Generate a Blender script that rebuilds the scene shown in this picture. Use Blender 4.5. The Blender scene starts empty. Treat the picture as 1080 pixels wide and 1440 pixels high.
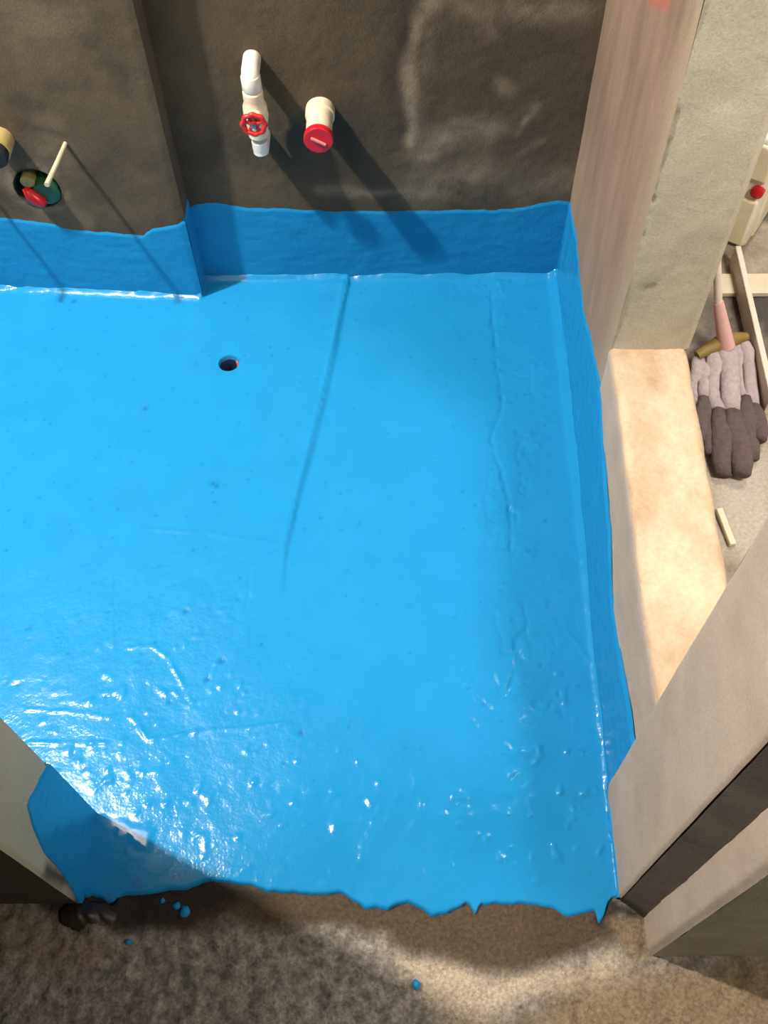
import bpy, bmesh, math, random
import numpy as np
from mathutils import Vector, Matrix
random.seed(4)
SC = bpy.context.scene
COL = SC.collection

# ------------------------------------------------------------------ camera
CAM = np.array([0.0, 0.0, 1.5])
F = 1400.0; CX, CY = 540.0, 720.0
def _n(v): v = np.array(v, float); return v/np.linalg.norm(v)
def _cv(u, v): return _n([u-CX, -(v-CY), -F])
Zw = -_cv(566, 1590)
Yw = _cv(556, CY-F*F/870.0); Yw = _n(Yw-Zw*Yw.dot(Zw)); Xw = np.cross(Yw, Zw)
R = np.array([Xw, Yw, Zw])
cam = bpy.data.cameras.new('camera'); cam.sensor_fit = 'VERTICAL'; cam.sensor_height = 24
cam.lens = 24*F/1440.0; cam.clip_start = 0.02
camo = bpy.data.objects.new('camera', cam); COL.objects.link(camo)
camo.matrix_world = Matrix.Translation(Vector(CAM)) @ Matrix(R.tolist()).to_4x4()
SC.camera = camo
# ------------------------------------------------------------------ light
W = bpy.data.worlds.new('world'); SC.world = W; W.use_nodes = True
W.node_tree.nodes['Background'].inputs[0].default_value = (.05, .05, .055, 1)
W.node_tree.nodes['Background'].inputs[1].default_value = .3
SC.view_settings.view_transform = 'Standard'; SC.view_settings.look = 'None'
SC.view_settings.gamma = 1; SC.view_settings.use_curve_mapping = False
SC.view_settings.exposure = 0.82
def lamp(name, kind, loc, e, col, size=.1, size_y=None, rot=(0, 0, 0)):
    l = bpy.data.lights.new(name, kind); l.energy = e; l.color = col
    if kind == 'AREA':
        l.size = size
        if size_y: l.shape = 'RECTANGLE'; l.size_y = size_y
    else: l.shadow_soft_size = size
    o = bpy.data.objects.new(name, l); o.location = loc; o.rotation_euler = rot; COL.objects.link(o); return o
lamp('bathroom_bulb', 'POINT', (-1.47, .88, 2.6), 285, (1, .93, .84), .045)
lamp('side_room_lamp', 'AREA', (1.15, .40, 1.9), 30, (1, .92, .82), .5)
lamp('side_room_fill', 'AREA', (1.25, 2.25, 2.65), 24, (1, .95, .88), .3)  # unseen fill added to brighten the things in the side room
lamp('corridor_lamp', 'AREA', (1.9, -.8, 2.7), 23, (1, .95, .88), .6)

# ------------------------------------------------------------------ measuring: a pixel of the photo to a point on a real plane
def ray(u, v): return R @ _cv(u, v)
def onz(u, v, z=0.0): d = ray(u, v); return CAM+d*((z-CAM[2])/d[2])
def ony(u, v, y): d = ray(u, v); return CAM+d*((y-CAM[1])/d[1])
def onx(u, v, x): d = ray(u, v); return CAM+d*((x-CAM[0])/d[0])

# ------------------------------------------------------------------ noise
def _hash(i, j, s):
    h = np.sin(i*127.1+j*311.7+s*74.7)*43758.5453
    return h-np.floor(h)
def vn(x, y, s=0):
    xi = np.floor(x); yi = np.floor(y); fx = x-xi; fy = y-yi
    fx = fx*fx*(3-2*fx); fy = fy*fy*(3-2*fy)
    a = _hash(xi, yi, s); b = _hash(xi+1, yi, s); c = _hash(xi, yi+1, s); d = _hash(xi+1, yi+1, s)
    return (a*(1-fx)+b*fx)*(1-fy)+(c*(1-fx)+d*fx)*fy
def fbm(x, y, sc, o=4, s=0):
    x = np.asarray(x, float)/sc; y = np.asarray(y, float)/sc; t = 0; a = 1; n = 0
    for k in range(o):
        t = t+a*vn(x*2**k+k*17.3, y*2**k-k*9.1, s+k); n += a; a *= .5
    return t/n*2-1
def sstep(a, b, x):
    t = np.clip((x-a)/(b-a), 0, 1); return t*t*(3-2*t)
def segd(px, py, pts):
    """distance and signed side to a polyline"""
    best = np.full(np.shape(px), 1e9); side = np.zeros(np.shape(px)); al = np.zeros(np.shape(px))
    n = len(pts)-1
    for i in range(n):
        ax, ay = pts[i]; bx, by = pts[i+1]; dx, dy = bx-ax, by-ay; L = dx*dx+dy*dy
        t = np.clip(((px-ax)*dx+(py-ay)*dy)/L, 0, 1)
        d = np.hypot(px-ax-t*dx, py-ay-t*dy); m = d < best
        best = np.where(m, d, best); side = np.where(m, np.sign((px-ax)*dy-(py-ay)*dx), side); al = np.where(m, (i+t)/n, al)
    return best, side, al
def pip(px, py, poly):
    r = np.zeros(np.shape(px), bool); n = len(poly)
    for i in range(n):
        x1, y1 = poly[i]; x2, y2 = poly[(i+1) % n]
        c = ((y1 > py) != (y2 > py)) & (px < (x2-x1)*(py-y1)/((y2-y1) if y2 != y1 else 1e-9)+x1)
        r ^= c
    return r
def soft(px, py, poly, w, wob=.01, sc=.05, s=3):
    t = 0
    for k in range(10):
        a = k*2.4; r = w*math.sqrt((k+.5)/10)
        t = t+pip(px+fbm(px, py, sc, 4, s)*wob+r*math.cos(a), py+fbm(px, py, sc, 4, s+9)*wob+r*math.sin(a), poly)
    return t/10.0

# ------------------------------------------------------------------ materials
ALB = .62
def lin(c): return tuple(ALB*((v/255)/12.92 if v/255 <= .04045 else ((v/255+.055)/1.055)**2.4) for v in c)+(1,)
def newmat(name):
    m = bpy.data.materials.new(name); m.use_nodes = True; return m, m.node_tree.nodes, m.node_tree.links, m.node_tree.nodes['Principled BSDF']
def plain(name, c, rough=.5, metal=0, noise=.12, scale=40, bump=.05):
    m, N, L, b = newmat(name); c = tuple(v*1.3 for v in lin(c)[:3])+(1,)
    tc = N.new('ShaderNodeTexCoord'); nz = N.new('ShaderNodeTexNoise'); nz.inputs['Scale'].default_value = scale; nz.inputs['Detail'].default_value = 4
    L.new(tc.outputs['Object'], nz.inputs['Vector'])
    mx = N.new('ShaderNodeMix'); mx.data_type = 'RGBA'
    mx.inputs[6].default_value = tuple(v*(1-noise) for v in c[:3])+(1,); mx.inputs[7].default_value = tuple(min(1, v*(1+noise)) for v in c[:3])+(1,)
    L.new(nz.outputs['Fac'], mx.inputs[0]); L.new(mx.outputs[2], b.inputs['Base Color'])
    b.inputs['Roughness'].default_value = rough; b.inputs['Metallic'].default_value = metal
    bp = N.new('ShaderNodeBump'); bp.inputs['Strength'].default_value = bump; bp.inputs['Distance'].default_value = .003
    L.new(nz.outputs['Fac'], bp.inputs['Height']); L.new(bp.outputs[0], b.inputs['Normal'])
    return m
def plaster(name, c1, c2, scale=9, rough=.85, bump=.4, fine=260, stains=(), stretch=(1, 1, 1), grain=.2, lo=.35, hi=.65, coarse_bump=.5):
    """mottled mineral surface; stains = [(attribute, colour)] mixed in by a mesh attribute"""
    m, N, L, b = newmat(name)
    tc = N.new('ShaderNodeTexCoord'); mp = N.new('ShaderNodeMapping'); mp.inputs['Scale'].default_value = stretch
    L.new(tc.outputs['Object'], mp.inputs[0])
    nz = N.new('ShaderNodeTexNoise'); nz.inputs['Scale'].default_value = scale; nz.inputs['Detail'].default_value = 7; nz.inputs['Roughness'].default_value = .6
    L.new(mp.outputs[0], nz.inputs['Vector'])
    rp = N.new('ShaderNodeMapRange'); rp.inputs[1].default_value = lo; rp.inputs[2].default_value = hi; L.new(nz.outputs['Fac'], rp.inputs[0])
    mx = N.new('ShaderNodeMix'); mx.data_type = 'RGBA'; mx.inputs[6].default_value = lin(c1); mx.inputs[7].default_value = lin(c2)
    L.new(rp.outputs[0], mx.inputs[0]); out = mx.outputs[2]
    for at, c in stains:
        a = N.new('ShaderNodeAttribute'); a.attribute_name = at
        x = N.new('ShaderNodeMix'); x.data_type = 'RGBA'; x.inputs[7].default_value = lin(c)
        L.new(a.outputs['Fac'], x.inputs[0]); L.new(out, x.inputs[6]); out = x.outputs[2]
    fn = N.new('ShaderNodeTexNoise'); fn.inputs['Scale'].default_value = fine; fn.inputs['Detail'].default_value = 5; fn.inputs['Roughness'].default_value = .7
    L.new(tc.outputs['Object'], fn.inputs['Vector'])
    gr = N.new('ShaderNodeMapRange'); gr.inputs[1].default_value = .25; gr.inputs[2].default_value = .75; gr.inputs[3].default_value = 1-grain; gr.inputs[4].default_value = 1+grain
    L.new(fn.outputs['Fac'], gr.inputs[0])
    ml = N.new('ShaderNodeVectorMath'); ml.operation = 'SCALE'; L.new(out, ml.inputs[0]); L.new(gr.outputs[0], ml.inputs['Scale'])
    L.new(ml.outputs[0], b.inputs['Base Color']); b.inputs['Roughness'].default_value = rough
    b1 = N.new('ShaderNodeBump'); b1.inputs['Strength'].default_value = coarse_bump; b1.inputs['Distance'].default_value = .006; L.new(nz.outputs['Fac'], b1.inputs['Height'])
    b2 = N.new('ShaderNodeBump'); b2.inputs['Strength'].default_value = bump; b2.inputs['Distance'].default_value = .002; L.new(fn.outputs['Fac'], b2.inputs['Height'])
    L.new(b1.outputs[0], b2.inputs['Normal']); L.new(b2.outputs[0], b.inputs['Normal'])
    return m
def membrane():
    m, N, L, b = newmat('blue_membrane')
    tc = N.new('ShaderNodeTexCoord')
    nz = N.new('ShaderNodeTexNoise'); nz.inputs['Scale'].default_value = 14; nz.inputs['Detail'].default_value = 6
    L.new(tc.outputs['Object'], nz.inputs['Vector'])
    mx = N.new('ShaderNodeMix'); mx.data_type = 'RGBA'
    mx.inputs[6].default_value = (.009, .190, .435, 1); mx.inputs[7].default_value = (.014, .229, .50, 1)
    L.new(nz.outputs['Fac'], mx.inputs[0])
    a = N.new('ShaderNodeAttribute'); a.attribute_name = 'pit'
    x = N.new('ShaderNodeMix'); x.data_type = 'RGBA'; x.inputs[7].default_value = (.004, .09, .28, 1)
    L.new(a.outputs['Fac'], x.inputs[0]); L.new(mx.outputs[2], x.inputs[6]); L.new(x.outputs[2], b.inputs['Base Color'])
    g = N.new('ShaderNodeAttribute'); g.attribute_name = 'thin'
    y = N.new('ShaderNodeMix'); y.data_type = 'RGBA'; y.inputs[7].default_value = lin((95, 85, 85)); L.new(g.outputs['Fac'], y.inputs[0]); L.new(x.outputs[2], y.inputs[6]); L.new(y.outputs[2], b.inputs['Base Color'])
    rr = N.new('ShaderNodeMapRange'); rr.inputs[3].default_value = .12; rr.inputs[4].default_value = .26; rr.inputs[1].default_value = .35; rr.inputs[2].default_value = .65
    n3 = N.new('ShaderNodeTexNoise'); n3.inputs['Scale'].default_value = 5; n3.inputs['Detail'].default_value = 3; L.new(tc.outputs['Object'], n3.inputs['Vector'])
    L.new(n3.outputs['Fac'], rr.inputs[0]); L.new(rr.outputs[0], b.inputs['Roughness'])
    b.inputs['IOR'].default_value = 1.5; b.inputs['Specular IOR Level'].default_value = .21
    n1 = N.new('ShaderNodeTexNoise'); n1.inputs['Scale'].default_value = 60; n1.inputs['Detail'].default_value = 4; L.new(tc.outputs['Object'], n1.inputs['Vector'])
    n2 = N.new('ShaderNodeTexNoise'); n2.inputs['Scale'].default_value = 230; n2.inputs['Detail'].default_value = 3; L.new(tc.outputs['Object'], n2.inputs['Vector'])
    pd = N.new('ShaderNodeAttribute'); pd.attribute_name = 'glint_patch'
    iv = N.new('ShaderNodeMath'); iv.operation = 'MULTIPLY_ADD'; iv.inputs[1].default_value = -.27; iv.inputs[2].default_value = .29; L.new(pd.outputs['Fac'], iv.inputs[0])
    rm = N.new('ShaderNodeMix'); rm.inputs[3].default_value = .05; L.new(pd.outputs['Fac'], rm.inputs[0]); L.new(rr.outputs[0], rm.inputs[2]); L.new(rm.outputs[0], b.inputs['Roughness'])
    b1 = N.new('ShaderNodeBump'); L.new(iv.outputs[0], b1.inputs['Strength']); b1.inputs['Distance'].default_value = .003; L.new(n1.outputs['Fac'], b1.inputs['Height'])
    b2 = N.new('ShaderNodeBump'); L.new(iv.outputs[0], b2.inputs['Strength']); b2.inputs['Distance'].default_value = .001; L.new(n2.outputs['Fac'], b2.inputs['Height'])
    L.new(b1.outputs[0], b2.inputs['Normal']); L.new(b2.outputs[0], b.inputs['Normal'])
    return m
M_BLUE = membrane()
M_BACK = plaster('wet_brown_render', (84, 73, 56), (101, 87, 67), 7, .9, .5, 240, stains=[('pale', (172, 154, 132)), ('dark', (50, 42, 34))], grain=.25)
M_COLF = plaster('cream_render', (206, 200, 180), (222, 214, 194), 6, .9, .45, 300, stains=[('nick', (120, 112, 96))])
M_COLS = plaster('pinkish_mortar_side', (132, 108, 90), (160, 132, 114), 16, .9, .4, 240, stains=[('pale', (182, 164, 138)), ('red', (200, 84, 66))], stretch=(1, 1, .22))
M_BEIGE = plaster('beige_mortar', (192, 174, 155), (208, 190, 171), 8, .9, .35, 240, stains=[('dirt_shade', (52, 45, 40))], grain=.12)  # dark tint paints shade on the pier's door-side face
M_GREY = plaster('grey_mortar', (176, 170, 150), (198, 190, 170), 7, .9, .4, 240)
M_LEDGE = plaster('warm_ledge_mortar', (184, 156, 124), (214, 194, 166), 12, .9, .6, 150, stretch=(1, .6, 1), grain=.14)
M_REV = plaster('cream_reveal', (196, 190, 162), (208, 202, 176), 6, .8, .2, 240, stains=[('dirt_shade', (50, 42, 36))], grain=.06)
M_FRONTL = plaster('dark_outer_render', (72, 63, 50), (90, 79, 62), 9, .9, .5, 200)
M_FLOOR = plaster('rough_concrete', (112, 108, 102), (180, 172, 162), 52, .92, 1.0, 190, stains=[('pale', (208, 190, 168)), ('wet', (92, 76, 58)), ('dark', (40, 33, 28)), ('warm', (150, 128, 98))], grain=.55, coarse_bump=1.0)
M_SIDEF = plaster('pale_dusty_floor', (150, 138, 122), (206, 192, 174), 9, .9, .5, 160, stains=[('dark', (84, 78, 74)), ('pale', (226, 216, 204))], grain=.25)
M_CEIL = plaster('ceiling_plaster', (110, 106, 98), (125, 120, 110), 5)
M_PVC = plain('ivory_pvc', (232, 222, 196), .35)
M_WHITE = plain('white_ppr', (236, 232, 224), .35)
M_RED = plain('red_plastic', (205, 22, 38), .35)
M_REDO = plain('orange_red_handwheel', (205, 42, 40), .4)
M_METAL = plain('brushed_metal', (185, 185, 185), .3, 1)
M_BLACK = plain('mouth_black', (8, 7, 8), .7)  # flat black for the shaded inside of pipe mouths
M_GREEN = plain('green_plastic', (34, 78, 56), .45)
M_YEL = plain('dull_yellow_plastic', (150, 142, 84), .5)
M_PALE = plain('pale_pink_stripe', (236, 150, 150), .5)
M_ROD = plain('cream_rod', (196, 186, 160), .6)
M_STUB = plain('stained_pvc', (168, 150, 96), .5, noise=.3)
M_NICHE = plain('niche_cement', (62, 60, 62), .9, noise=.4, bump=.5)
M_MOPL = plain('lilac_grey_cotton', (184, 170, 172), .95, noise=.28, scale=120, bump=.9)
M_MOPD = plain('soaked_grey_cotton', (98, 84, 84), .9, noise=.4, scale=120, bump=.9)
M_PINK = plain('pink_plastic', (226, 178, 176), .45)
M_STICK = plain('white_coated_steel', (232, 222, 206), .4)
M_MOPC = plain('mop_clamp_ochre', (140, 118, 56), .6, noise=.3)
M_BOXW = plain('white_plastic', (236, 234, 222), .35)
M_BOXC = plain('cream_plastic', (246, 238, 206), .35)
M_TILE = plain('cream_ceramic', (224, 212, 182), .4)
M_DRAIN = plain('orange_pipe', (190, 100, 88), .5)
M_DBLUE = plain('shaded_pipe_inside', (6, 40, 84), .6)  # blue-black for the shaded inside of the drain pipe
M_FILM = plain('grimy_film', (46, 40, 34), .5, noise=.35)

# ------------------------------------------------------------------ mesh helpers
def link(name, me, m, parent=None):
    o = bpy.data.objects.new(name, me); COL.objects.link(o)
    if m: me.materials.append(m)
    if parent: o.parent = parent
    return o
class MB:
    def __init__(s): s.v = []; s.f = []; s.n = 0; s.a = {}; s.sm = []
    def add(s, V, Fc, attrs=None, smooth=True):
        V = np.asarray(V, float).reshape(-1, 3)
        for k in set(s.a) | set(attrs or {}):
            s.a.setdefault(k, [np.zeros(s.n)] if s.n else [])
            s.a[k].append(np.asarray((attrs or {}).get(k, np.zeros(len(V))), float).ravel())
        s.v.append(V); s.f.extend([tuple(int(i)+s.n for i in q) for q in Fc]); s.sm.extend([smooth]*len(Fc)); s.n += len(V)
    def grid(s, P, attrs=None, keep=None, flip=False):
        ni, nj = P.shape[:2]; i, j = np.meshgrid(np.arange(ni-1), np.arange(nj-1), indexing='ij')
        q = np.stack([i*nj+j, (i+1)*nj+j, (i+1)*nj+j+1, i*nj+j+1], -1)
        if flip: q = q[..., ::-1]
        q = q[keep] if keep is not None else q.reshape(-1, 4)
        s.add(P.reshape(-1, 3), q.tolist(), attrs)
    def box(s, x0, x1, y0, y1, z0, z1, skip=''):
        V = [(x, y, z) for x in (x0, x1) for y in (y0, y1) for z in (z0, z1)]
        Fs = {'l': (0, 1, 3, 2), 'r': (4, 6, 7, 5), 'f': (0, 4, 5, 1), 'b': (2, 3, 7, 6), 'd': (0, 2, 6, 4), 'u': (1, 5, 7, 3)}
        s.add(V, [Fs[k] for k in Fs if k not in skip], smooth=False)
    def tube(s, pts, r, seg=20, caps=True, rs=None):
        pts = [Vector(p) for p in pts]; n = len(pts); V = []; pr = None
        for k, p in enumerate(pts):
            t = (pts[min(k+1, n-1)]-pts[max(k-1, 0)]).normalized()
            if pr is None: pr = t.orthogonal().normalized()
            pr = (pr-t*pr.dot(t)).normalized(); bn = t.cross(pr); rr = rs[k] if rs else r
            for a in range(seg):
                c = 2*math.pi*a/seg; V.append(tuple(p+(pr*math.cos(c)+bn*math.sin(c))*rr))
        Fc = [(k*seg+a, k*seg+(a+1) % seg, (k+1)*seg+(a+1) % seg, (k+1)*seg+a) for k in range(n-1) for a in range(seg)]
        if caps: Fc += [tuple(range(seg))[::-1], tuple((n-1)*seg+a for a in range(seg))]
        s.add(V, Fc)
    def build(s, name, m, parent=None):
        V = np.concatenate(s.v) if s.v else np.zeros((0, 3))
        off = Vector((0, 0, 0))
        q = parent
        while q is not None: V = V-np.array(q.location); q = q.parent
        me = bpy.data.meshes.new(name); me.from_pydata(V.tolist(), [], s.f); me.update()
        me.polygons.foreach_set('use_smooth', s.sm)
        for k, ch in s.a.items():
            at = me.attributes.new(k, 'FLOAT', 'POINT'); at.data.foreach_set('value', np.clip(np.concatenate(ch), 0, 1).astype(np.float32))
        return link(name, me, m, parent)
def auto(o, ang=40, bev=0):
    if bev:
        b = o.modifiers.new('bevel', 'BEVEL'); b.width = bev; b.segments = 3; b.limit_method = 'ANGLE'
    me = o.data
    for p in me.polygons: p.use_smooth = True
    me.set_sharp_from_angle(angle=math.radians(ang)); return o
def struct(o): o['kind'] = 'structure'; return o
def tag(o, label, cat, group=None):
    o['label'] = label; o['category'] = cat
    if group: o['group'] = group
    return o
def empty(name, loc, label, cat, group=None):
    o = bpy.data.objects.new(name, None); o.location = loc; o.empty_display_size = .05; COL.objects.link(o); return tag(o, label, cat, group)

HT = 2.75
XL, XR, YB, YN = -.458, .325, 1.505, .406      # shower room: reveal of the door, right wall, back wall, inner face of front wall
# ------------------------------------------------------------------ structure: back wall (recess) with pale efflorescence
def pts_y(px, y): return [(float(p[0]), float(p[2])) for p in (ony(u, v, y) for u, v in px)]
b = MB()
us = np.linspace(-.46, .34, 230); vs = np.linspace(-.02, .95, 260); U, V = np.meshgrid(us, vs, indexing='ij')
pale = np.zeros_like(U); jx = U+fbm(U, V, .06, 5, 1)*.018; jz = V+fbm(U, V, .06, 5, 5)*.018
for px, w, a in [([(612, -10), (584, 30), (577, 110), (576, 200)], .017, .95), ([(585, 150), (592, 230), (640, 260)], .02, .4), ([(600, 215), (650, 185), (690, 180)], .034, .8), ([(600, 265), (700, 245), (790, 250)], .055, .62), ([(610, 20), (600, 100)], .012, .3),
                 ([(640, -10), (700, 15), (820, 10)], .025, .5), ([(690, 10), (690, 45)], .014, .4), ([(725, 190), (755, 150)], .009, .55), ([(700, 115), (722, 130)], .012, .45), ([(455, 270), (500, 272), (570, 270)], .012, .6), ([(735, 215), (760, 200)], .008, .6)]:
    d, _, _ = segd(jx, jz, pts_y(px, YB)); pale = np.maximum(pale, a*np.exp(-(d/w)**2))
pale *= .75+.5*fbm(U, V, .02, 4, 7)
dark = .6*np.exp(-(segd(jx, jz, pts_y([(560, -10), (555, 100), (560, 200)], YB))[0]/.016)**2)+.35*sstep(.1, .5, fbm(U, V, .1, 4, 12))
Y = YB+fbm(U, V, .09, 4, 2)*.0022+fbm(U, V, .012, 3, 3)*.0005
b.grid(np.stack([U, Y, V], -1), dict(pale=pale, dark=dark))
b.box(-.46, .34, 1.51, 1.7, .95, HT, 'b'); b.box(-.46, .34, 1.53, 1.7, -.1, .95)
struct(b.build('wall_back', M_BACK))
# left, proud part of the back wall, cut round the valve niche
NC = (-.667, .266); NR = .043
def yl(x): return 1.454+(x+.405)*(-.07)
def ring_snap(U, V, c, r, cell):
    d = np.hypot(U-c[0], V-c[1]); a = np.arctan2(V-c[1], U-c[0]); m = abs(d-r) < cell*.75
    return np.where(m, c[0]+r*np.cos(a), U), np.where(m, c[1]+r*np.sin(a), V), d < r-cell*.75
b = MB()
us = np.arange(-1.25, -.4049, .0045); us[-1] = -.405; vs = np.arange(-.02, .95, .0045); U, V = np.meshgrid(us, vs, indexing='ij')
U, V, ins = ring_snap(U, V, NC, NR, .0045)
bad = ins[:-1, :-1] | ins[1:, :-1] | ins[:-1, 1:] | ins[1:, 1:]
ring = np.exp(-((np.hypot(U-NC[0], V-NC[1])-NR-.006)/.01)**2)
pale = .3*ring*(fbm(U, V, .03, 3, 2) > -.1)+.15*sstep(.1, .5, fbm(U, V, .1, 4, 22))
dark = .55*np.exp(-(segd(U+fbm(U, V, .03, 4, 1)*.01, V, pts_y([(45, 185), (90, 195)], 1.46))[0]/.008)**2)+.3*sstep(.15, .5, fbm(U, V, .08, 4, 15))
edge = sstep(-.425, -.405, U)
Yg = yl(U)+fbm(U, V, .08, 4, 31)*.0018+edge**3*.003+fbm(U, V, .01, 3, 3)*.0004
b.grid(np.stack([U, Yg, V], -1), dict(pale=pale, dark=dark), keep=~bad)
Yr = np.linspace(0, 1, 24); ZZ = vs
PP = np.zeros((len(Yr), len(ZZ), 3)); PP[..., 0] = -.405+.0012*fbm(*np.meshgrid(Yr, ZZ, indexing='ij'), .1, 3, 4)*np.sin(Yr*3.14)[:, None]; PP[..., 1] = Yg[-1][None, :]*(1-Yr[:, None])+1.52*Yr[:, None]; PP[..., 2] = ZZ[None, :]
b.grid(PP)
b.box(-2.5, -1.25, yl(-1.25), 1.7, -.1, HT); b.box(-1.25, -.405, yl(-.8), 1.7, .94, HT); b.box(-1.25, -.41, 1.56, 1.7, -.1, .95)
struct(b.build('wall_back_left', M_BACK))
# ------------------------------------------------------------------ right wall column (between shower and side room)
b = MB()
us = np.linspace(1.021, 1.52, 150); vs = np.linspace(-.02, .95, 200); U, V = np.meshgrid(us, vs, indexing='ij')
def pts_x(px, x): return [(float(p[1]), float(p[2])) for p in (onx(u, v, x) for u, v in px)]
red = np.exp(-(segd(U+fbm(U, V, .02, 3, 3)*.01, V, pts_x([(918, 2), (940, 6)], XR))[0]/.008)**2)*.5
pale = .7*np.exp(-((U-1.022)/.05)**2)+.3*(1-sstep(.2, .5, V))
X = XR+fbm(U, V, .15, 3, 41)*.0025+.002*fbm(U*3, V*.5, .06, 3, 8)
b.grid(np.stack([X, U, V], -1), dict(red=red, pale=pale), flip=True)
b.box(.33, .443, 1.03, 2.6, -.1, .95, 'f'); b.box(XR, .443, 1.021, 2.6, .95, HT, 'd')
wc = struct(b.build('wall_right', M_COLS))
b = MB()
us = np.linspace(XR, .444, 50); vs = np.linspace(.325, .95, 220); U, V = np.meshgrid(us, vs, indexing='ij')
nick = np.zeros_like(U); cpts = [(945, 160), (938, 200), (925, 230), (920, 262), (918, 280), (905, 300), (900, 330), (895, 352), (908, 405), (918, 402)]
for k, (u, v) in enumerate(cpts):
    p = ony(u, v, 1.021); d = np.hypot((U-p[0])+fbm(U, V, .01, 3, k)*.004, (V-p[2])*.7); nick = np.maximum(nick, .55*np.exp(-(d/.0045)**2))
Y = 1.0205+fbm(U, V, .08, 4, 51)*.0018+nick*.0025+.0008*np.exp(-((U-XR)/.006)**2)+.004*np.exp(-((U-.444)/.006)**2)
b.grid(np.stack([U, Y, V], -1), dict(nick=nick))
struct(b.build('wall_right_end', M_COLF))
# low sill wall: side, top
ZL = .33; LY0 = .44
b = MB()
us = np.linspace(LY0, 1.022, 160)
prof = [(XR, -.02), (XR, .15), (XR, .30), (XR-.001, .318), (XR+.001, .326), (XR+.006, ZL)] + [(x, ZL) for x in np.linspace(XR+.012, .432, 34)] + [(.438, ZL-.002), (.442, ZL-.008), (.444, .30), (.444, -.02)]
P = np.zeros((len(us), len(prof), 3)); n = len(prof)
for j, (x, z) in enumerate(prof):
    P[:, j, 0] = x-.010+.008*sstep(.55, 1.02, us); P[:, j, 1] = us; P[:, j, 2] = z
P[:, 1:, 0] += fbm(P[:, 1:, 1], P[:, 1:, 2], .07, 3, 61)*.0025
top = P[..., 2] > .31
P[..., 2] += np.where(top, fbm(P[..., 0], P[..., 1], .03, 4, 62)*.0022+fbm(P[..., 0]*2.2, P[..., 1], .012, 3, 63)*.001, 0)
P[:, -4:, 0] += .003*fbm(us, us*0, .05, 3, 64)[:, None]
b.grid(P, flip=True)
o = b.build('wall_right_low', M_BEIGE); struct(o); o.data.materials.append(M_LEDGE)
for p in o.data.polygons:
    if p.normal.z > .55 and p.center.z > .31: p.material_index = 1
# near pier of the right wall
XP = .308; PY0 = .282; PY1 = .443
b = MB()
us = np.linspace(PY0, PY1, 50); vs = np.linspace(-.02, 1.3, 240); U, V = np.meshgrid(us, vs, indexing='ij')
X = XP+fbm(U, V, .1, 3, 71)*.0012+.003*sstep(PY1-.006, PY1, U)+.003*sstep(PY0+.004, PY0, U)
b.grid(np.stack([X, U, V], -1), dict(dirt_shade=np.zeros_like(U)), flip=True)
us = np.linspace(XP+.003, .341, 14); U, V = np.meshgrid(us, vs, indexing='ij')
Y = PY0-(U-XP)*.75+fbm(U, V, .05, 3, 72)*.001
b.grid(np.stack([U, Y, V], -1), dict(dirt_shade=np.clip(.72+.12*fbm(U, V, .05, 3, 4)+.4*np.exp(-(V/.03)**2), 0, 1)))  # shade of the door-side face put into its colour, plus a dark foot
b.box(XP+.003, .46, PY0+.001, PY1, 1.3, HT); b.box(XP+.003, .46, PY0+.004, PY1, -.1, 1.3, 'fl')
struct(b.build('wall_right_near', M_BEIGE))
# door-side return and outer wall
XC = .341; YD = .208
b = MB()
us = np.linspace(YD, .258, 18); vs = np.linspace(-.02, 1.3, 200); U, V = np.meshgrid(us, vs, indexing='ij')
cr = sstep(YD+.012, YD, U)
b.grid(np.stack([XC+cr**2*.006+fbm(U, V, .04, 3, 75)*.001, U, V], -1), flip=True)
b.box(XC+.002, .46, .24, .262, -.1, HT, 'f')
struct(b.build('trim_1', M_BEIGE))
b = MB(); us = np.linspace(XC+.006, 1.2, 120); U, V = np.meshgrid(us, vs, indexing='ij')
b.grid(np.stack([U, YD+fbm(U, V, .09, 4, 76)*.002, V], -1))
b.box(XC+.006, 2.45, YD+.004, YD+.03, 1.3, HT); b.box(1.2, 2.45, YD, YD+.03, -.1, 1.3)
b.box(XC+.01, 1.2, YD+.006, YD+.03, -.1, 1.3, 'f')
struct(b.build('wall_front_right', M_GREY))
# left front wall: reveal + outer face
b = MB()
us = np.linspace(.272, .402, 44); vs = np.linspace(-.02, 1.3, 240); U, V = np.meshgrid(us, vs, indexing='ij')
dirt_shade = .9*np.exp(-(segd(U+fbm(U, V, .02, 3, 3)*.006, V, [(.272, .0), (.29, .05), (.28, .17)])[0]/.012)**2)
b.grid(np.stack([XL+fbm(U, V, .08, 3, 81)*.0012-.004*sstep(.396, .402, U)-.004*sstep(.278, .272, U), U, V], -1), dict(dirt_shade=dirt_shade))
b.box(-2.45, XL-.004, .273, .401, -.1, HT)
o = b.build('wall_front_left', M_REV); struct(o); o.data.materials.append(M_FRONTL)
for p in o.data.polygons:
    if p.normal.y < -.9: p.material_index = 1
def sbox(name, m, *a):
    q = MB(); q.box(*a); return struct(q.build(name, m))
sbox('wall_front_lintel', M_BEIGE, XL, XP, .275, .40, 2.1, HT)
sbox('wall_left', M_BACK, -2.6, -2.5, -1.9, 1.7, -.1, HT)
sbox('wall_side_room_back', M_COLF, .443, 2.5, 2.6, 2.7, -.1, HT)
sbox('wall_side_room_right', M_COLF, 2.45, 2.55, -1.9, 2.7, -.1, HT)
sbox('wall_corridor', M_COLF, -2.6, 2.55, -2.0, -1.9, -.1, HT)
sbox('ceiling', M_CEIL, -2.6, 2.55, -2.0, 2.7, HT, HT+.1)

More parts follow.
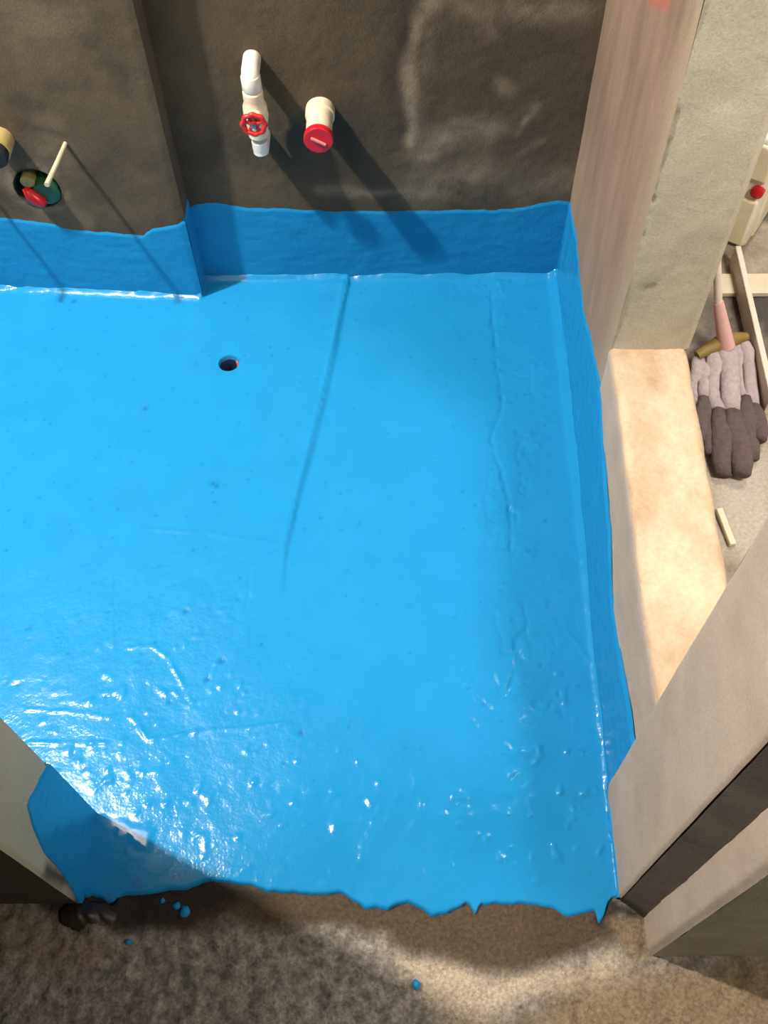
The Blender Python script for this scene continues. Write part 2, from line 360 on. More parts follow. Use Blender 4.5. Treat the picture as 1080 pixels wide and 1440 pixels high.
# ------------------------------------------------------------------ floor
DR = (-.336, 1.277); DRR = .0205
def hfun(x, y):
    h = .004+fbm(x, y, .28, 3, 101)*.004+fbm(x, y, .07, 3, 102)*.0012+fbm(x, y, .02, 2, 103)*.00035
    px = lambda L: [tuple(onz(u, v)[:2]) for u, v in L]
    # trench edge: slab steps down to the right of it, fading out towards the door
    d, s, a = segd(x, y, px([(487, 398), (468, 500), (452, 570), (432, 650), (412, 720), (400, 775)]))
    sd = -d*s
    sgn = np.where(x > np.interp(y, [.85, 1.487], [-.2, -.106]), d, -d)
    h += -.0065*sstep(-.004, .012, sgn)*np.exp(-np.clip(sgn, 0, 9)/.10)*sstep(.72, .9, y)
    h += .0022*np.exp(-((sgn+.004)/.006)**2)*sstep(.75, 1.0, y)
    # hump at the head of the trench
    hx, hy = onz(470, 402)[:2]; h += .005*np.exp(-(((x-hx)/.03)**2+((y-hy)/.012)**2))
    # scratches, trowel ridges, brush arcs
    for L, w, am in [([(158, 805), (156, 870), (161, 920)], .0014, .0012), ([(352, 800), (349, 860)], .0018, -.002), ([(180, 912), (215, 908), (238, 925), (258, 962), (268, 985)], .0022, .002),
                     ([(182, 1010), (210, 1040), (300, 1028), (410, 1018)], .0028, .0022), ([(40, 998), (100, 1003), (158, 1011)], .002, .0022), ([(40, 1046), (90, 1047), (150, 1048)], .002, .0022),
                     ([(690, 410), (698, 500), (706, 570), (690, 620), (715, 700), (720, 790)], .0035, -.0038), ([(720, 860), (728, 900), (722, 950), (715, 975)], .005, -.0025), ([(655, 960), (672, 985), (690, 1000)], .003, .0028),
                     ([(795, 885), (815, 910), (830, 935)], .002, .002), ([(640, 1215), (650, 1250)], .002, .002), ([(350, 1105), (460, 1125), (600, 1135), (760, 1128), (850, 1140)], .012, -.0022),
                     ([(190, 745), (290, 750), (400, 768)], .003, .0012), ([(640, 1220), (634, 1190), (660, 1200)], .002, .0014)]:
        q = px(L); wob = fbm(x, y, .03, 3, 104)*.006
        d, _, a = segd(x+wob*.5, y+wob*.5, q); h += am*np.exp(-(d/w)**2)*(.55+.45*np.clip(fbm(x, y, .015, 2, 107)*2, -1, 1))
    # rough crumbs under the coat on the right and by the door
    zone = np.exp(-((x-.22)/.09)**2)*.9+np.exp(-((y-.42)/.10)**2)*.7+np.exp(-((y-.62)/.12)**2-((x+.35)/.2)**2)*.6
    h += zone*np.clip(fbm(x, y, .016, 3, 105)-.30, 0, 1)*.0065
    z2 = np.exp(-((x-.20)/.075)**2)*sstep(1.45, 1.2, y)*sstep(.35, .6, y)
    h -= .0026*z2*np.exp(-(fbm(x, y*.6, .045, 4, 111)/.055)**2)*np.clip(fbm(x, y, .08, 2, 112)*3+.4, 0, 1)
    # upturn into the walls
    for d in (YB-y, XR-.006-x): h += .012*(1+.5*fbm(x, y, .05, 3, 109))*np.clip(1-np.clip(d, 0, 1)/.018, 0, 1)**2
    dl = np.where(x < -.405, yl(x)-y, 9); h += .010*(1+.6*fbm(x, y, .04, 3, 108))*np.clip(1-np.clip(dl, 0, 1)/.018, 0, 1)**2
    dd = np.hypot(x-DR[0], y-DR[1]); h -= .006*np.exp(-(dd/.035)**2)
    return h
FRONT = [(112, 1236), (118, 1262), (128, 1258), (140, 1263), (150, 1270), (158, 1272), (168, 1262), (185, 1258), (210, 1256), (232, 1252), (262, 1250), (285, 1241), (318, 1239), (345, 1243), (370, 1252), (395, 1255), (440, 1258), (478, 1256), (492, 1262), (512, 1276), (545, 1280), (560, 1273), (575, 1270), (592, 1277), (606, 1290), (628, 1285), (645, 1276), (655, 1270), (662, 1275), (668, 1289), (676, 1272), (700, 1271), (750, 1271), (775, 1276), (800, 1289), (825, 1284), (838, 1281), (842, 1300), (850, 1292), (856, 1270), (862, 1262)]
fw = np.array([onz(u, v, .004)[:2] for u, v in FRONT]); fw = fw[np.argsort(fw[:, 0])]
def front(x): return np.interp(x, fw[:, 0], fw[:, 1])+fbm(x, x*0, .012, 4, 110)*.0025
b = MB()
C = .0032
us = np.concatenate([np.arange(-2.5, -1.0, .03), np.arange(-1.0, XR, C), [XR]]); vs = np.concatenate([np.arange(.40, 1.5, C), [1.503, 1.51]])
U, V = np.meshgrid(us, vs, indexing='ij'); U, V, ins = ring_snap(U, V, DR, DRR, C)
bad = ins[:-1, :-1] | ins[1:, :-1] | ins[:-1, 1:] | ins[1:, 1:]
def pits(x, y):
    p = np.zeros_like(x); rg = random.Random(7)
    for k in range(330):
        cx_, cy_ = rg.uniform(-.75, .3), rg.uniform(.45, 1.48); r = rg.uniform(.0012, .003)
        m = (abs(x-cx_) < .01) & (abs(y-cy_) < .01)
        p[m] = np.maximum(p[m], np.exp(-((x[m]-cx_)**2+(y[m]-cy_)**2)/r**2)*rg.uniform(.3, .8))
    for (u, v) in [(300, 682), (105, 425), (205, 575), (312, 930), (292, 956), (262, 860), (305, 685), (424, 1031)]:
        c = onz(u, v); p = np.maximum(p, .8*np.exp(-(((x-c[0])/.005)**2+((y-c[1])/.005)**2)))
    return p
pt = pits(U, V); H = hfun(U, V)-pt*.0015
b.grid(np.stack([U, V, H], -1), dict(pit=pt), keep=~bad)
iu = (us > XL-.0031) & (us < XP+.004); ut = us[iu]
T = np.linspace(0, 1, 46); U, T2 = np.meshgrid(ut, T, indexing='ij'); V = front(U)*(1-T2)+.40*T2
H = hfun(U, V); H = np.where(T2 < .001, -.004, np.where(T2 < .03, H*.75, H))
# small puddle tilted to mirror the lit ceiling, added for its glint
pc = onz(183, 1168); tg_ = _n(np.array([-1.40, 1.02, HT])-pc)+_n(CAM-pc); tg_ = _n(tg_)
glint = soft(U, V, [tuple(onz(u, v)[:2]) for u, v in [(142, 1143), (168, 1150), (190, 1160), (216, 1166), (213, 1196), (196, 1192), (180, 1174), (164, 1176)]], .004, .006, .02, 77)
H = H*(1-glint)+glint*(float(hfun(np.array(pc[0]), np.array(pc[1])))+.001-(tg_[0]*(U-pc[0])+tg_[1]*(V-pc[1]))/tg_[2])
thin = .75*sstep(.1, .4, fbm(U, V, .02, 3, 120))*sstep(.055, .0, V-front(U))*sstep(-.18, -.3, U)
b.grid(np.stack([U, V, H], -1), dict(thin=thin*.25, glint_patch=glint))
# collar into the drain
ring_ = [(DR[0]+math.cos(t)*r, DR[1]+math.sin(t)*r, z) for r, z in ((DRR, float(hfun(np.array(DR[0]+DRR), np.array(DR[1])))), (DRR-.0015, -.002), (DRR-.002, -.012)) for t in np.linspace(0, 2*math.pi, 33)[:-1]]
b.add(ring_, [(k*32+a, k*32+(a+1) % 32, (k+1)*32+(a+1) % 32, (k+1)*32+a) for k in range(2) for a in range(32)])
# floor proper
f = MB()
us = np.arange(-.75, .95, .0036); vs = np.arange(-.12, .4425, .0036); U, V = np.meshgrid(us, vs, indexing='ij')
def pz(L): return [tuple(onz(u, v)[:2]) for u, v in L]
wet = soft(U, V, pz([(60, 1200), (860, 1200), (880, 1330), (850, 1325), (795, 1350), (740, 1362), (680, 1366), (625, 1345), (590, 1345), (540, 1318), (500, 1312), (440, 1300), (380, 1305), (320, 1290), (240, 1312), (160, 1300), (60, 1290)]), .012, .012, .04)
dark = .9*soft(U, V, pz([(-40, 1180), (130, 1180), (330, 1244), (400, 1262), (330, 1275), (220, 1315), (140, 1300), (80, 1290), (20, 1255), (-40, 1240)]), .014, .014, .04)
dark = np.maximum(dark, .85*np.exp(-(segd(U, V, pz([(843, 1293), (852, 1272), (905, 1290)]))[0]/.010)**2))
pale = .95*soft(U, V, pz([(520, 1318), (600, 1345), (680, 1364), (800, 1350), (862, 1330), (885, 1375), (840, 1400), (700, 1405), (660, 1440), (600, 1420), (560, 1350)]), .02, .02, .05)
warm = .9*soft(U, V, pz([(800, 1400), (920, 1350), (1200, 1345), (1300, 1600), (600, 1600), (660, 1460)]), .03, .02, .06)
warm = np.maximum(warm, .8*soft(U, V, pz([(850, 1290), (905, 1292), (925, 1350), (885, 1350)]), .006, .004, .03))
warm = np.maximum(warm, .6*soft(U, V, pz([(-50, 1240), (60, 1290), (180, 1330), (120, 1360), (-50, 1350)]), .02, .02, .05))
H = fbm(U, V, .09, 3, 131)*.005+fbm(U, V, .020, 5, 132)*.0062*(1-.65*wet)+np.clip(fbm(U, V, .010, 2, 133), 0, 1)*.0028*(1-.6*wet)-.001
H += .010*np.exp(-(segd(U, V, [(-.46, .262), (-.43, .24), (-.41, .275)])[0]/.016)**2)
H = np.where(V > front(np.clip(U, XL, XP))-.002, np.minimum(H, -.003), H)
f.grid(np.stack([U, V, H], -1), dict(wet=wet, dark=dark, pale=pale, warm=warm))
us = np.arange(-2.5, .4701, .03); vs = np.append(np.arange(.4389, 1.6, .03), 1.6); U, V = np.meshgrid(us, vs, indexing='ij')
g = (U[:-1, :-1] < DR[0]+.006) & (U[1:, 1:] > DR[0]-.006) & (V[:-1, :-1] < DR[1]+.006) & (V[1:, 1:] > DR[1]-.006)
f.grid(np.stack([U, V, U*0-.009], -1), keep=~g)
f.box(-2.5, -.75, -1.9, .44, -.1, -.003); f.box(.95, 2.45, -1.9, .44, -.1, -.003); f.box(-.75, .95, -1.9, -.12, -.1, -.003)
floor = struct(f.build('floor', M_FLOOR))
coat = b.build('membrane_coat', M_BLUE, floor); coat['label'] = 'bright blue glossy waterproofing paint over the floor'
# side room floor
f = MB(); us = np.arange(.43, 1.2, .006); vs = np.arange(.44, 2.3, .006); U, V = np.meshgrid(us, vs, indexing='ij')
dk = .75*sstep(.0, .45, fbm(U, V, .09, 5, 141))*sstep(.85, 1.15, V)+.7*soft(U, V, pz([(965, 410), (1100, 400), (1100, 520), (965, 500)]), .03, .02)
pl = .8*soft(U, V, pz([(1000, 660), (1090, 620), (1090, 770), (1030, 780)]), .03, .02)
f.grid(np.stack([U, V, fbm(U, V, .05, 4, 142)*.003], -1), dict(dark=dk, pale=pl))
f.box(1.2, 2.45, .44, 2.6, -.1, -.001); f.box(.43, 1.2, 2.3, 2.6, -.1, -.001)
struct(f.build('floor_side_room', M_SIDEF))

# ------------------------------------------------------------------ blue upturns on the walls
def upturn(name, par, label, bpts, axis, const, ds, off=.0016, zl=.0, extra=None, n=40, wob=.0025, seed=1):
    """strip of coating between the floor and the brushed upper line"""
    q = np.array(bpts); q = q[np.argsort(q[:, 0])]; s = np.arange(q[0, 0], q[-1, 0]+1e-6, ds); s[-1] = q[-1, 0]
    top = np.interp(s, q[:, 0], q[:, 1])+fbm(s, s*0, .02, 4, seed)*wob+fbm(s, s*0, .005, 2, seed+3)*wob*.25
    T = np.linspace(0, 1, n); S, T2 = np.meshgrid(s, T, indexing='ij'); Z = zl*(1-T2)+np.maximum(top, zl+.001)[:, None]*T2
    c = const(S) if callable(const) else np.full_like(S, const)
    o_ = off+fbm(S, Z*3, .03, 4, seed+5)*.0007+fbm(S*.5, Z*4, .012, 3, seed+7)*.0004
    o_ = np.where(T2 > .97, -.0015, np.maximum(o_, .0006))
    if extra is not None: c = c+extra(S, Z)
    m = MB()
    P = np.stack([S, c-o_, Z], -1) if axis == 'y' else np.stack([c+(o_ if axis == '+x' else -o_), S, Z], -1)
    m.grid(P, dict(pit=np.zeros_like(S)), flip=(axis == '-x'))
    o = m.build(name, M_BLUE, par)
    o['label'] = label; return o
WB = {o.name: o for o in COL.objects}
bt = pts_y([(262, 288), (275, 283), (300, 281), (340, 287), (400, 288), (450, 292), (500, 293), (600, 292), (690, 292), (735, 288), (760, 282), (785, 277), (800, 279)], YB)
bt[0] = (-.405, bt[0][1]); bt[-1] = (.326, bt[-1][1])
upturn('membrane_upturn', WB['wall_back'], 'blue paint band at the foot of the back wall', bt, 'y', lambda S: YB+0*S, .0035, .0022, -.002, lambda S, Z: fbm(S, Z, .09, 4, 2)*.0022, seed=11)
bt = [(-2.45, .2), (-1.2, .2)]+pts_y([(0, 311), (40, 315), (75, 317), (85, 323), (150, 326), (200, 328), (212, 317), (235, 312), (250, 308), (258, 303)], 1.46)
bt[-1] = (-.4045, bt[-1][1])
upturn('membrane_upturn', WB['wall_back_left'], 'blue paint band at the foot of the proud wall', bt, 'y', yl, .0035, .0022, -.002, lambda S, Z: fbm(S, Z, .08, 4, 31)*.0018+sstep(-.425, -.405, S)**3*.003, seed=12)
z0 = bt[-1][1]
upturn('membrane_upturn', WB['wall_back_left'], 'blue paint on the narrow return of the proud wall', [(1.452, z0), (1.506, z0+.008)], '+x', -.4045, .0035, .0016, -.002, seed=13)
bt = pts_x([(803, 281), (812, 340), (820, 430), (835, 480), (850, 560), (852, 620), (858, 680), (866, 750), (868, 830), (885, 920), (900, 1000)], XR)
bt = [(1.022+(y-1.022), z) for y, z in bt]; bt.append((1.506, .2)); bt = [p for p in bt if p[0] > .44]; bt.append((.442, .2))
def xr(S): return XR+0*S
upturn('membrane_upturn', WB['wall_right'], 'blue paint band at the foot of the right wall', [p for p in [(1.021, np.interp(1.021, *zip(*sorted(bt))))]+bt if p[0] >= 1.02], '-x', xr, .0035, .0022, -.002, lambda S, Z: fbm(S, Z, .15, 3, 41)*.0025+.002*fbm(S*3, Z*.5, .06, 3, 8), seed=14)
upturn('membrane_upturn', WB['wall_right_low'], 'blue paint band at the foot of the low sill wall', [p for p in bt if p[0] < 1.02]+[(1.022, np.interp(1.021, *zip(*sorted(bt))))], '-x', xr, .0035, .0022, -.002, lambda S, Z: -.010+.008*sstep(.55, 1.02, S)+fbm(S, np.maximum(Z, .0), .07, 3, 61)*.0025-.0012, seed=15)
bt = [(.283, .008), (.30, .012), (.33, .016), (.36, .014), (.40, .020), (.425, .012), (.442, .03)]
upturn('membrane_upturn', WB['wall_right_near'], 'thin blue lip on the door pier', bt, '-x', lambda S: XP+0*S, .0035, .0022, -.002, None, n=8, wob=.002, seed=16)
rv = [(u, v) for u, v in [(66, 1073), (52, 1095), (37, 1122), (34, 1130), (42, 1160), (60, 1200), (85, 1225)]]
rp = [onx(u, v, XL) for u, v in rv]; rp = [(float(p[1]), float(p[2])) for p in rp]
rp = sorted([p for p in rp if p[0] < .4]+[(.4015, rp[0][1]+.003), (.272, .012), (.279, .05)]); rp = [rp[0]]+[p for k, p in enumerate(rp[1:]) if p[0] > rp[k][0]+1e-4]
print('reveal', rp)
upturn('membrane_upturn', WB['wall_front_left'], 'blue paint patch on the door reveal', rp, '+x', lambda S: XL+0*S, .0025, .0022, -.002, None, n=50, wob=.004, seed=17)
# splashes on the concrete
def drop(u, v, r, sx=1):
    c = onz(u, v); m = MB(); n = 14
    V = [(c[0], c[1], .0052)]+[(c[0]+math.cos(t)*r*sx*(1+.25*math.sin(3*t+u)), c[1]+math.sin(t)*r*(1+.2*math.cos(2*t+v)), .0035) for t in np.linspace(0, 2*math.pi, n+1)[:-1]]+[(c[0]+math.cos(t)*r*sx*1.05, c[1]+math.sin(t)*r*1.05, -.004) for t in np.linspace(0, 2*math.pi, n+1)[:-1]]
    m.add(V, [(0, 1+a, 1+(a+1) % n) for a in range(n)]+[(1+a, 1+n+a, 1+n+(a+1) % n, 1+(a+1) % n) for a in range(n)])
    m.build('paint_drop', M_BLUE, floor)
for a in [(260, 1282, .0085, .8), (249, 1274, .005), (229, 1267, .0035), (181, 1325, .0042), (585, 1385, .0062, .8)]: drop(*a)
# crumpled dark film at the foot of the left jamb
m = MB(); us = np.linspace(-.515, -.395, 46); vs = np.linspace(.222, .276, 30); U, V = np.meshgrid(us, vs, indexing='ij')
rr = np.sqrt(((U+.445)/.042)**2+((V-.256)/.020)**2); H = .004+.016*np.clip(1-rr, 0, 1)+abs(fbm(U+V*.6, V*.4, .02, 3, 151))*.014*np.clip(1.2-rr, 0, 1)
k = (rr < 1.02+.15*fbm(U, V, .02, 2, 5)); kk = k[:-1, :-1] & k[1:, 1:]
m.grid(np.stack([U, V, H], -1), keep=kk)
o = tag(m.build('plastic_film', M_FILM), 'crumpled dark grimy plastic film at the foot of the left door jamb', 'plastic film')
sm = o.modifiers.new('solid', 'SOLIDIFY'); sm.thickness = .001

# ------------------------------------------------------------------ drain
t = empty('drain_pipe', (DR[0], DR[1], -.10), 'small open drain pipe mouth with an orange-pink inner wall, sunk in the blue floor', 'drain')
m = MB(); n = 32
V = [(DR[0]+math.cos(a)*r, DR[1]+math.sin(a)*r, z) for r, z in ((.0195, -.1), (.0195, -.010), (.0180, -.007), (.0170, -.010), (.0170, -.1)) for a in np.linspace(0, 2*math.pi, n+1)[:-1]]
m.add(V, [(k*n+a, k*n+(a+1) % n, (k+1)*n+(a+1) % n, (k+1)*n+a) for k in range(4) for a in range(n)])
m.build('pipe_wall', M_DBLUE, t)  # inner wall darkened in colour for the shade down the hole
m = MB(); A_ = np.linspace(-.75, .75, 14)
V = [(DR[0]+math.cos(a)*r*(1+.04*math.sin(9*a)), DR[1]+math.sin(a)*r, z) for r, z in ((.0169, -.045), (.0166, -.040), (.0160, -.009), (.0172, -.005), (.0192, -.0065)) for a in A_]
m.add(V, [(k*14+a, k*14+a+1, (k+1)*14+a+1, (k+1)*14+a) for k in range(4) for a in range(13)]); m.build('lit_rim', M_DRAIN, t)['label'] = 'lit orange-pink side of the pipe mouth'  # lit side of the inner wall, coloured as its own piece
m = MB(); m.tube([(DR[0], DR[1], -.099), (DR[0], DR[1], -.06)], .0168, 24); auto(m.build('pipe_bottom', M_BLACK, t))

# ------------------------------------------------------------------ pipes on the back wall
PY = 1.462
def elbow(m, x, z, dz, r, y0=YB+.01, rr=.02):
    """stub from the wall turning down/up into the vertical run at y=PY"""
    pts = [(x, y0, z)]+[(x, PY+rr*(1-math.sin(a)), z+dz*rr*(1-math.cos(a))) for a in np.linspace(0, math.pi/2, 8)]
    m.tube(pts+[(x, PY, z+dz*(rr+.012))], r, 24)
vx = -.243
t = empty('stop_valve', (vx, PY, .345), 'white plastic stop valve with a round red handwheel on the dark back wall', 'valve')
m = MB(); elbow(m, vx, .502, -1, .0152, rr=.008); m.tube([(vx, PY, z) for z in (.500, .498, .476, .474)], 0, 24, True, [.0155, .0165, .0165, .0155]); auto(m.build('upper_elbow', M_WHITE, t))
m = MB(); m.tube([(vx, PY, .476), (vx, PY, .375)], .0135, 24); auto(m.build('pipe', M_WHITE, t))
m = MB()
m.tube([(vx, PY, z) for z in (.472, .470, .458, .454, .443, .423, .410, .404, .386, .384)], 0, 24, True, [.0145, .0172, .0175, .0165, .0205, .0215, .0185, .018, .0175, .0145])
m.tube([(vx, PY, .433), (vx, PY-.02, .433), (vx, PY-.030, .433)], 0, 24, True, [.017, .0145, .011]); auto(m.build('valve_body', M_PVC, t))
hw = (vx, PY-.036, .433)
m = MB(); n = 40
ringp = [(vx+math.cos(a)*(.0185)*(1+.07*math.cos(8*a)), hw[1], .433+math.sin(a)*(.0185)*(1+.07*math.cos(8*a))) for a in np.linspace(0, 2*math.pi, n+1)]
m.tube(ringp, .0042, 10, False)
for k in range(5):
    a = k*2*math.pi/5+.3; m.tube([(vx+math.cos(a)*.005, hw[1]+.001, .433+math.sin(a)*.005), (vx+math.cos(a)*.017, hw[1], .433+math.sin(a)*.017)], .0028, 8)
m.tube([(vx, hw[1]+.010, .433), (vx, hw[1]-.002, .433)], .0068, 20)
w = auto(m.build('handwheel', M_REDO, t))
m = MB(); m.tube([(vx, hw[1]-.001, .433), (vx, hw[1]-.005, .433), (vx, hw[1]-.006, .433)], 0, 16, True, [.0048, .0046, .003]); s_ = auto(m.build('screw', M_METAL, t)); s_['label'] = 'bright metal centre screw'
m = MB(); m.tube([(vx, PY, .385), (vx, PY, .350)], .0135, 24); elbow(m, vx, .354, 1, .0142, rr=.008); auto(m.build('lower_elbow', M_WHITE, t))

cx_, cz_ = -.137, .402
t = empty('drain_stub', (cx_, 1.43, cz_), 'thick ivory drain pipe stub closed by a bright red plug on the back wall', 'pipe')
m = MB(); m.tube([(cx_, y, cz_) for y in (YB+.01, 1.487, 1.485, 1.432)], 0, 40, True, [.0255, .0255, .0225, .0225]); auto(m.build('pipe', M_PVC, t))
m = MB(); m.tube([(cx_, y, cz_) for y in (1.436, 1.434, 1.424, 1.4225)], 0, 40, True, [.0235, .0252, .0252, .0235]); pl_ = auto(m.build('plug', M_RED, t)); pl_['label'] = 'round red screw plug'
m = MB()
bar = MB(); a = math.radians(-30)
for q in (-1,):
    L_, Wd = .0135, .0016; V = []
    for sx, sy in ((-1, -1), (1, -1), (1, 1), (-1, 1)):
        x_ = sx*L_; z_ = sy*Wd; V.append((cx_+x_*math.cos(a)-z_*math.sin(a), cz_+x_*math.sin(a)+z_*math.cos(a)))
    VV = [(x, 1.4225, z) for x, z in V]+[(x, 1.4185, z) for x, z in V]
    bar.add(VV, [(4, 5, 6, 7)[::-1], (0, 1, 5, 4), (1, 2, 6, 5), (2, 3, 7, 6), (3, 0, 4, 7)], smooth=False)
bar.build('grip_bar', M_PALE, pl_)

# ------------------------------------------------------------------ left: niche with concealed valve
ny = yl(NC[0])
m = MB(); n = 36; V = []
for r, y in ((NR+.0004, ny-.0015), (NR, ny+.01), (NR-.002, ny+.055), (.001, ny+.056)):
    V += [(NC[0]+math.cos(a)*r, y, NC[1]+math.sin(a)*r) for a in np.linspace(0, 2*math.pi, n+1)[:-1]]
m.add(V, [(k*n+a, (k+1)*n+a, (k+1)*n+(a+1) % n, k*n+(a+1) % n) for k in range(3) for a in range(n)])
nb = m.build('niche_cup', M_NICHE, WB['wall_back_left']); nb['label'] = 'rough round recess chiselled in the plaster'
t = empty('concealed_valve', (NC[0], ny+.05, NC[1]-.03), 'recessed valve with green and red plastic covers in a round hole in the dark wall', 'valve')
m = MB(); m.tube([(-.655, ny+.054, .262), (-.653, ny+.004, .258), (-.652, ny-.006, .257), (-.652, ny-.009, .257)], 0, 28, True, [.026, .026, .0245, .018]); auto(m.build('cover', M_GREEN, t))['label'] = 'dark green round cover'
m = MB(); m.tube([(-.688, ny-.006, .272), (-.680, ny-.012, .262), (-.670, ny-.014, .250), (-.662, ny-.013, .243), (-.659, ny-.010, .240)], 0, 18, True, [.006, .0105, .0115, .0105, .005]); auto(m.build('lever', M_RED, t), 80)['label'] = 'red plastic lever'
m = MB(); m.tube([(-.680, ny+.05, .285), (-.680, ny-.004, .283), (-.680, ny-.008, .283)], 0, 20, True, [.013, .013, .008]); auto(m.build('plug', M_YEL, t))['label'] = 'dull yellow plug'
# rods
def rod(x, z, L, dx, label):
    y = yl(x); m = MB(); m.tube([(x, y+.01, z), (x+dx*.5, y-L*.5, z), (x+dx, y-L, z)], .0042, 14, True, [.0036, .0042, .0046]); return tag(auto(m.build('rod', M_ROD)), label, 'rod')
rod(-.584, .368, .108, -.014, 'thin cream rod sticking out of the dark wall just above the round valve niche')
rod(-.795, .368, .12, -.01, 'second thin cream rod in the dark wall left of the stained yellowish pipe stub')
sx_, sz_ = -.699, .374; sy_ = yl(sx_)
t = empty('pipe_stub', (sx_, sy_-.03, sz_), 'stained yellowish pipe stub with a black mouth at the left edge above the valve niche', 'pipe')
m = MB(); n = 32
V = []
for r, y in ((.024, sy_+.01), (.024, sy_-.036), (.0205, sy_-.037), (.0205, sy_-.01)):
    V += [(sx_+math.cos(a)*r, y, sz_+math.sin(a)*r) for a in np.linspace(0, 2*math.pi, n+1)[:-1]]
m.add(V, [(k*n+a, (k+1)*n+a, (k+1)*n+(a+1) % n, k*n+(a+1) % n) for k in range(3) for a in range(n)])
auto(m.build('pipe', M_STUB, t))
m = MB(); m.tube([(sx_, sy_-.02, sz_), (sx_, sy_-.052, sz_), (sx_, sy_-.055, sz_)], 0, 28, True, [.0205, .0228, .021]); auto(m.build('dark_mouth', M_BLACK, t))  # black disc stands for the shaded inside of the open mouth

# ------------------------------------------------------------------ side room: mop, box, rail, tile
cl = onz(1018, 488, .03)
t = empty('mop', (cl[0], cl[1], 0), 'floor mop with wide lilac-grey cotton strips and soaked dark tips behind the sill wall', 'mop')
def ribbon(pts, w, th=.010):
    """flat cotton strip with a rounded section following pts"""
    pts = [Vector(p) for p in pts]; m = MB(); V = []; n = 12; k_ = len(pts)
    for k, p in enumerate(pts):
        tg = (pts[min(k+1, k_-1)]-pts[max(k-1, 0)]).normalized(); sd = tg.cross(Vector((0, 0, 1))).normalized(); up = sd.cross(tg)
        ww = w*(1.0 if 0 < k < k_-1 else .75)
        for a in range(n):
            c = 2*math.pi*a/n; V.append(tuple(p+sd*math.cos(c)*ww*.5+up*math.sin(c)*th*.5*(1+.25*math.sin(k*1.3+a))))
    m.add(V, [(k*n+a, k*n+(a+1) % n, (k+1)*n+(a+1) % n, (k+1)*n+a) for k in range(k_-1) for a in range(n)]+[tuple(range(n))[::-1], tuple((k_-1)*n+a for a in range(n))]); return m
def strip(px, w, split, th=.012, zz=.014):
    q = []; P = [onz(u, v, zz) for u, v in px]
    for k in range(len(P)-1):
        for s in np.linspace(0, 1, 7)[:-1]: q.append(P[k]*(1-s)+P[k+1]*s)
    q.append(P[-1]); q = [tuple(p+np.array([.003*math.sin(i*.9+px[0][0]), 0, .003*math.sin(i*.7+px[0][0])+(.012 if i < 3 else 0)])) for i, p in enumerate(q)]
    i = int(len(q)*split)
    ribbon(q[:i+1], w, th).build('strip', M_MOPL, t); e = ribbon(q[i:], w*1.12, th*1.1).build('wet_strip_end', M_MOPD, t); e['label'] = 'soaked dark end of a cotton strip'
for px, w, sp, th, zz in [([(985, 505), (992, 560), (1000, 640)], .030, .50, .016, .010), ([(975, 512), (982, 560), (990, 620)], .024, .6, .014, .008), ([(1000, 496), (1008, 560), (1020, 668)], .036, .56, .02, .014), ([(1017, 490), (1030, 560), (1044, 668)], .038, .56, .02, .020),
                          ([(1032, 484), (1046, 545), (1058, 645)], .034, .56, .02, .013), ([(1042, 480), (1058, 545), (1070, 620)], .026, .62, .018, .018)]:
    strip(px, w, sp, th, zz)
m = MB(); a_ = onz(980, 500, .03); b_ = onz(1050, 474, .035); m.tube([a_, a_*.75+b_*.25+np.array([0, .003, .004]), (a_+b_)/2+np.array([0, .005, .006]), a_*.25+b_*.75+np.array([0, .003, .004]), b_], 0, 14, True, [.009, .014, .016, .014, .009]); auto(m.build('clamp', M_MOPC, t), 60)
m = MB(); p0 = (onz(1022, 488, .035)+0); p1 = onz(1010, 425, .12); m.tube([p0, p1], .011, 18, True, [.016, .010]); auto(m.build('socket', M_PINK, t))['label'] = 'pale pink plastic socket'
m = MB(); d_ = (p1-p0); m.tube([p1, onz(1007, 330, .26)], .0075, 16); auto(m.build('handle', M_STICK, t))['label'] = 'white coated handle'
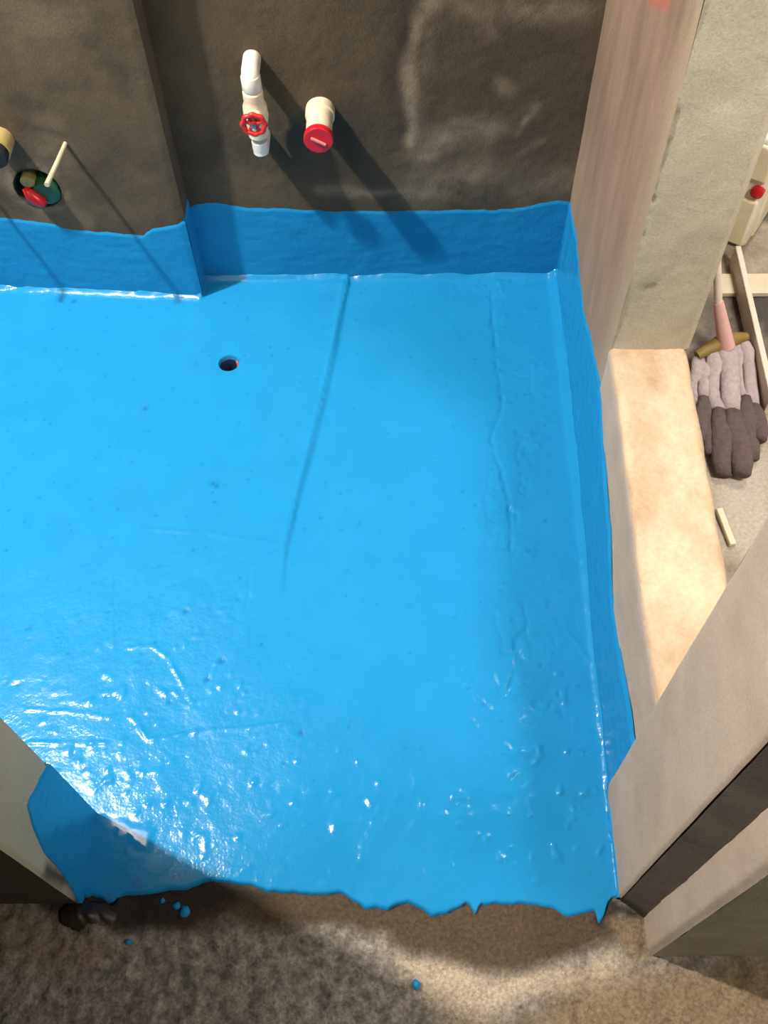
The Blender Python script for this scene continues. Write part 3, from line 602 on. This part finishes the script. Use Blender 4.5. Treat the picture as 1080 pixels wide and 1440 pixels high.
# upright plastic box: near corner at (1045, 350), narrow face towards the shower
bo = onz(1045, 351); bx_ = empty('storage_box', tuple(bo), 'white plastic box with cream rounded panels and a red latch, partly hidden behind the column', 'box')
ang = math.radians(58); ex = np.array([math.cos(ang), math.sin(ang), 0]); ey = np.array([-math.sin(ang), math.cos(ang), 0]); ez = np.array([0, 0, 1.])
def obox(name, m_, x0, x1, y0, y1, z0, z1, par, bev=.006):
    m = MB(); m.box(x0, x1, y0, y1, z0, z1); ob = m.build(name, m_)
    for v in ob.data.vertices: v.co = Vector(ex)*v.co.x+Vector(ey)*v.co.y+Vector((0, 0, v.co.z))
    ob.parent = par; return auto(ob, 40, bev)
obox('body', M_BOXW, 0, .30, 0, .066, 0, .262, bx_, .01)
obox('panel', M_BOXC, -.007, .006, .004, .044, .008, .125, bx_, .006)
obox('panel', M_BOXC, -.007, .006, .004, .046, .17, .25, bx_, .006)
obox('side_panel', M_BOXC, .02, .28, -.006, .006, .02, .24, bx_, .005)
obox('slot', M_FILM, -.0015, .004, .0475, .0525, .02, .115, bx_, .001)
obox('corner_strip', M_BOXW, -.006, .004, .0565, .066, .0, .26, bx_, .003)
m = MB(); c_ = bo+ey*.014+np.array([0, 0, .148]); m.tube([c_+ex*.01, c_-ex*.009, c_-ex*.012], 0, 20, True, [.013, .013, .009]); auto(m.build('latch', M_RED, bx_))['label'] = 'red round latch'
# raised pale rail running past the box
m = MB(); p0 = onz(1038, 345, .05); p1 = onz(1088, 560, .05)
m.box(-.006, .006, 0, float(np.linalg.norm(p1-p0)), .0, .05); o = auto(m.build('rail', M_STICK), 40, .002)
an = math.atan2(-(p1[0]-p0[0]), (p1[1]-p0[1])); o.rotation_euler = (0, 0, an); o.location = tuple(p0*[1, 1, 0])
tag(o, 'long white plastic rail lying beside the mop and touching the box', 'rail')
m = MB(); a_ = onz(1012, 418, .0); m.box(float(a_[0]), float(a_[0])+.28, float(a_[1]), float(a_[1])+.055, .0, .012)
tag(auto(m.build('floor_tile', M_TILE), 40, .002), 'narrow cream ceramic tile strip on the side room floor near the box', 'tile')
m = MB(); a_ = onz(1020, 745, .0); m.box(-.006, .006, -.035, .04, .0, .01); o = auto(m.build('wood_offcut', M_TILE), 40, .002); o.location = tuple(a_); o.rotation_euler = (0, 0, .15)
tag(o, 'small cream sliver lying on the floor against the sill wall near the door pier', 'offcut')
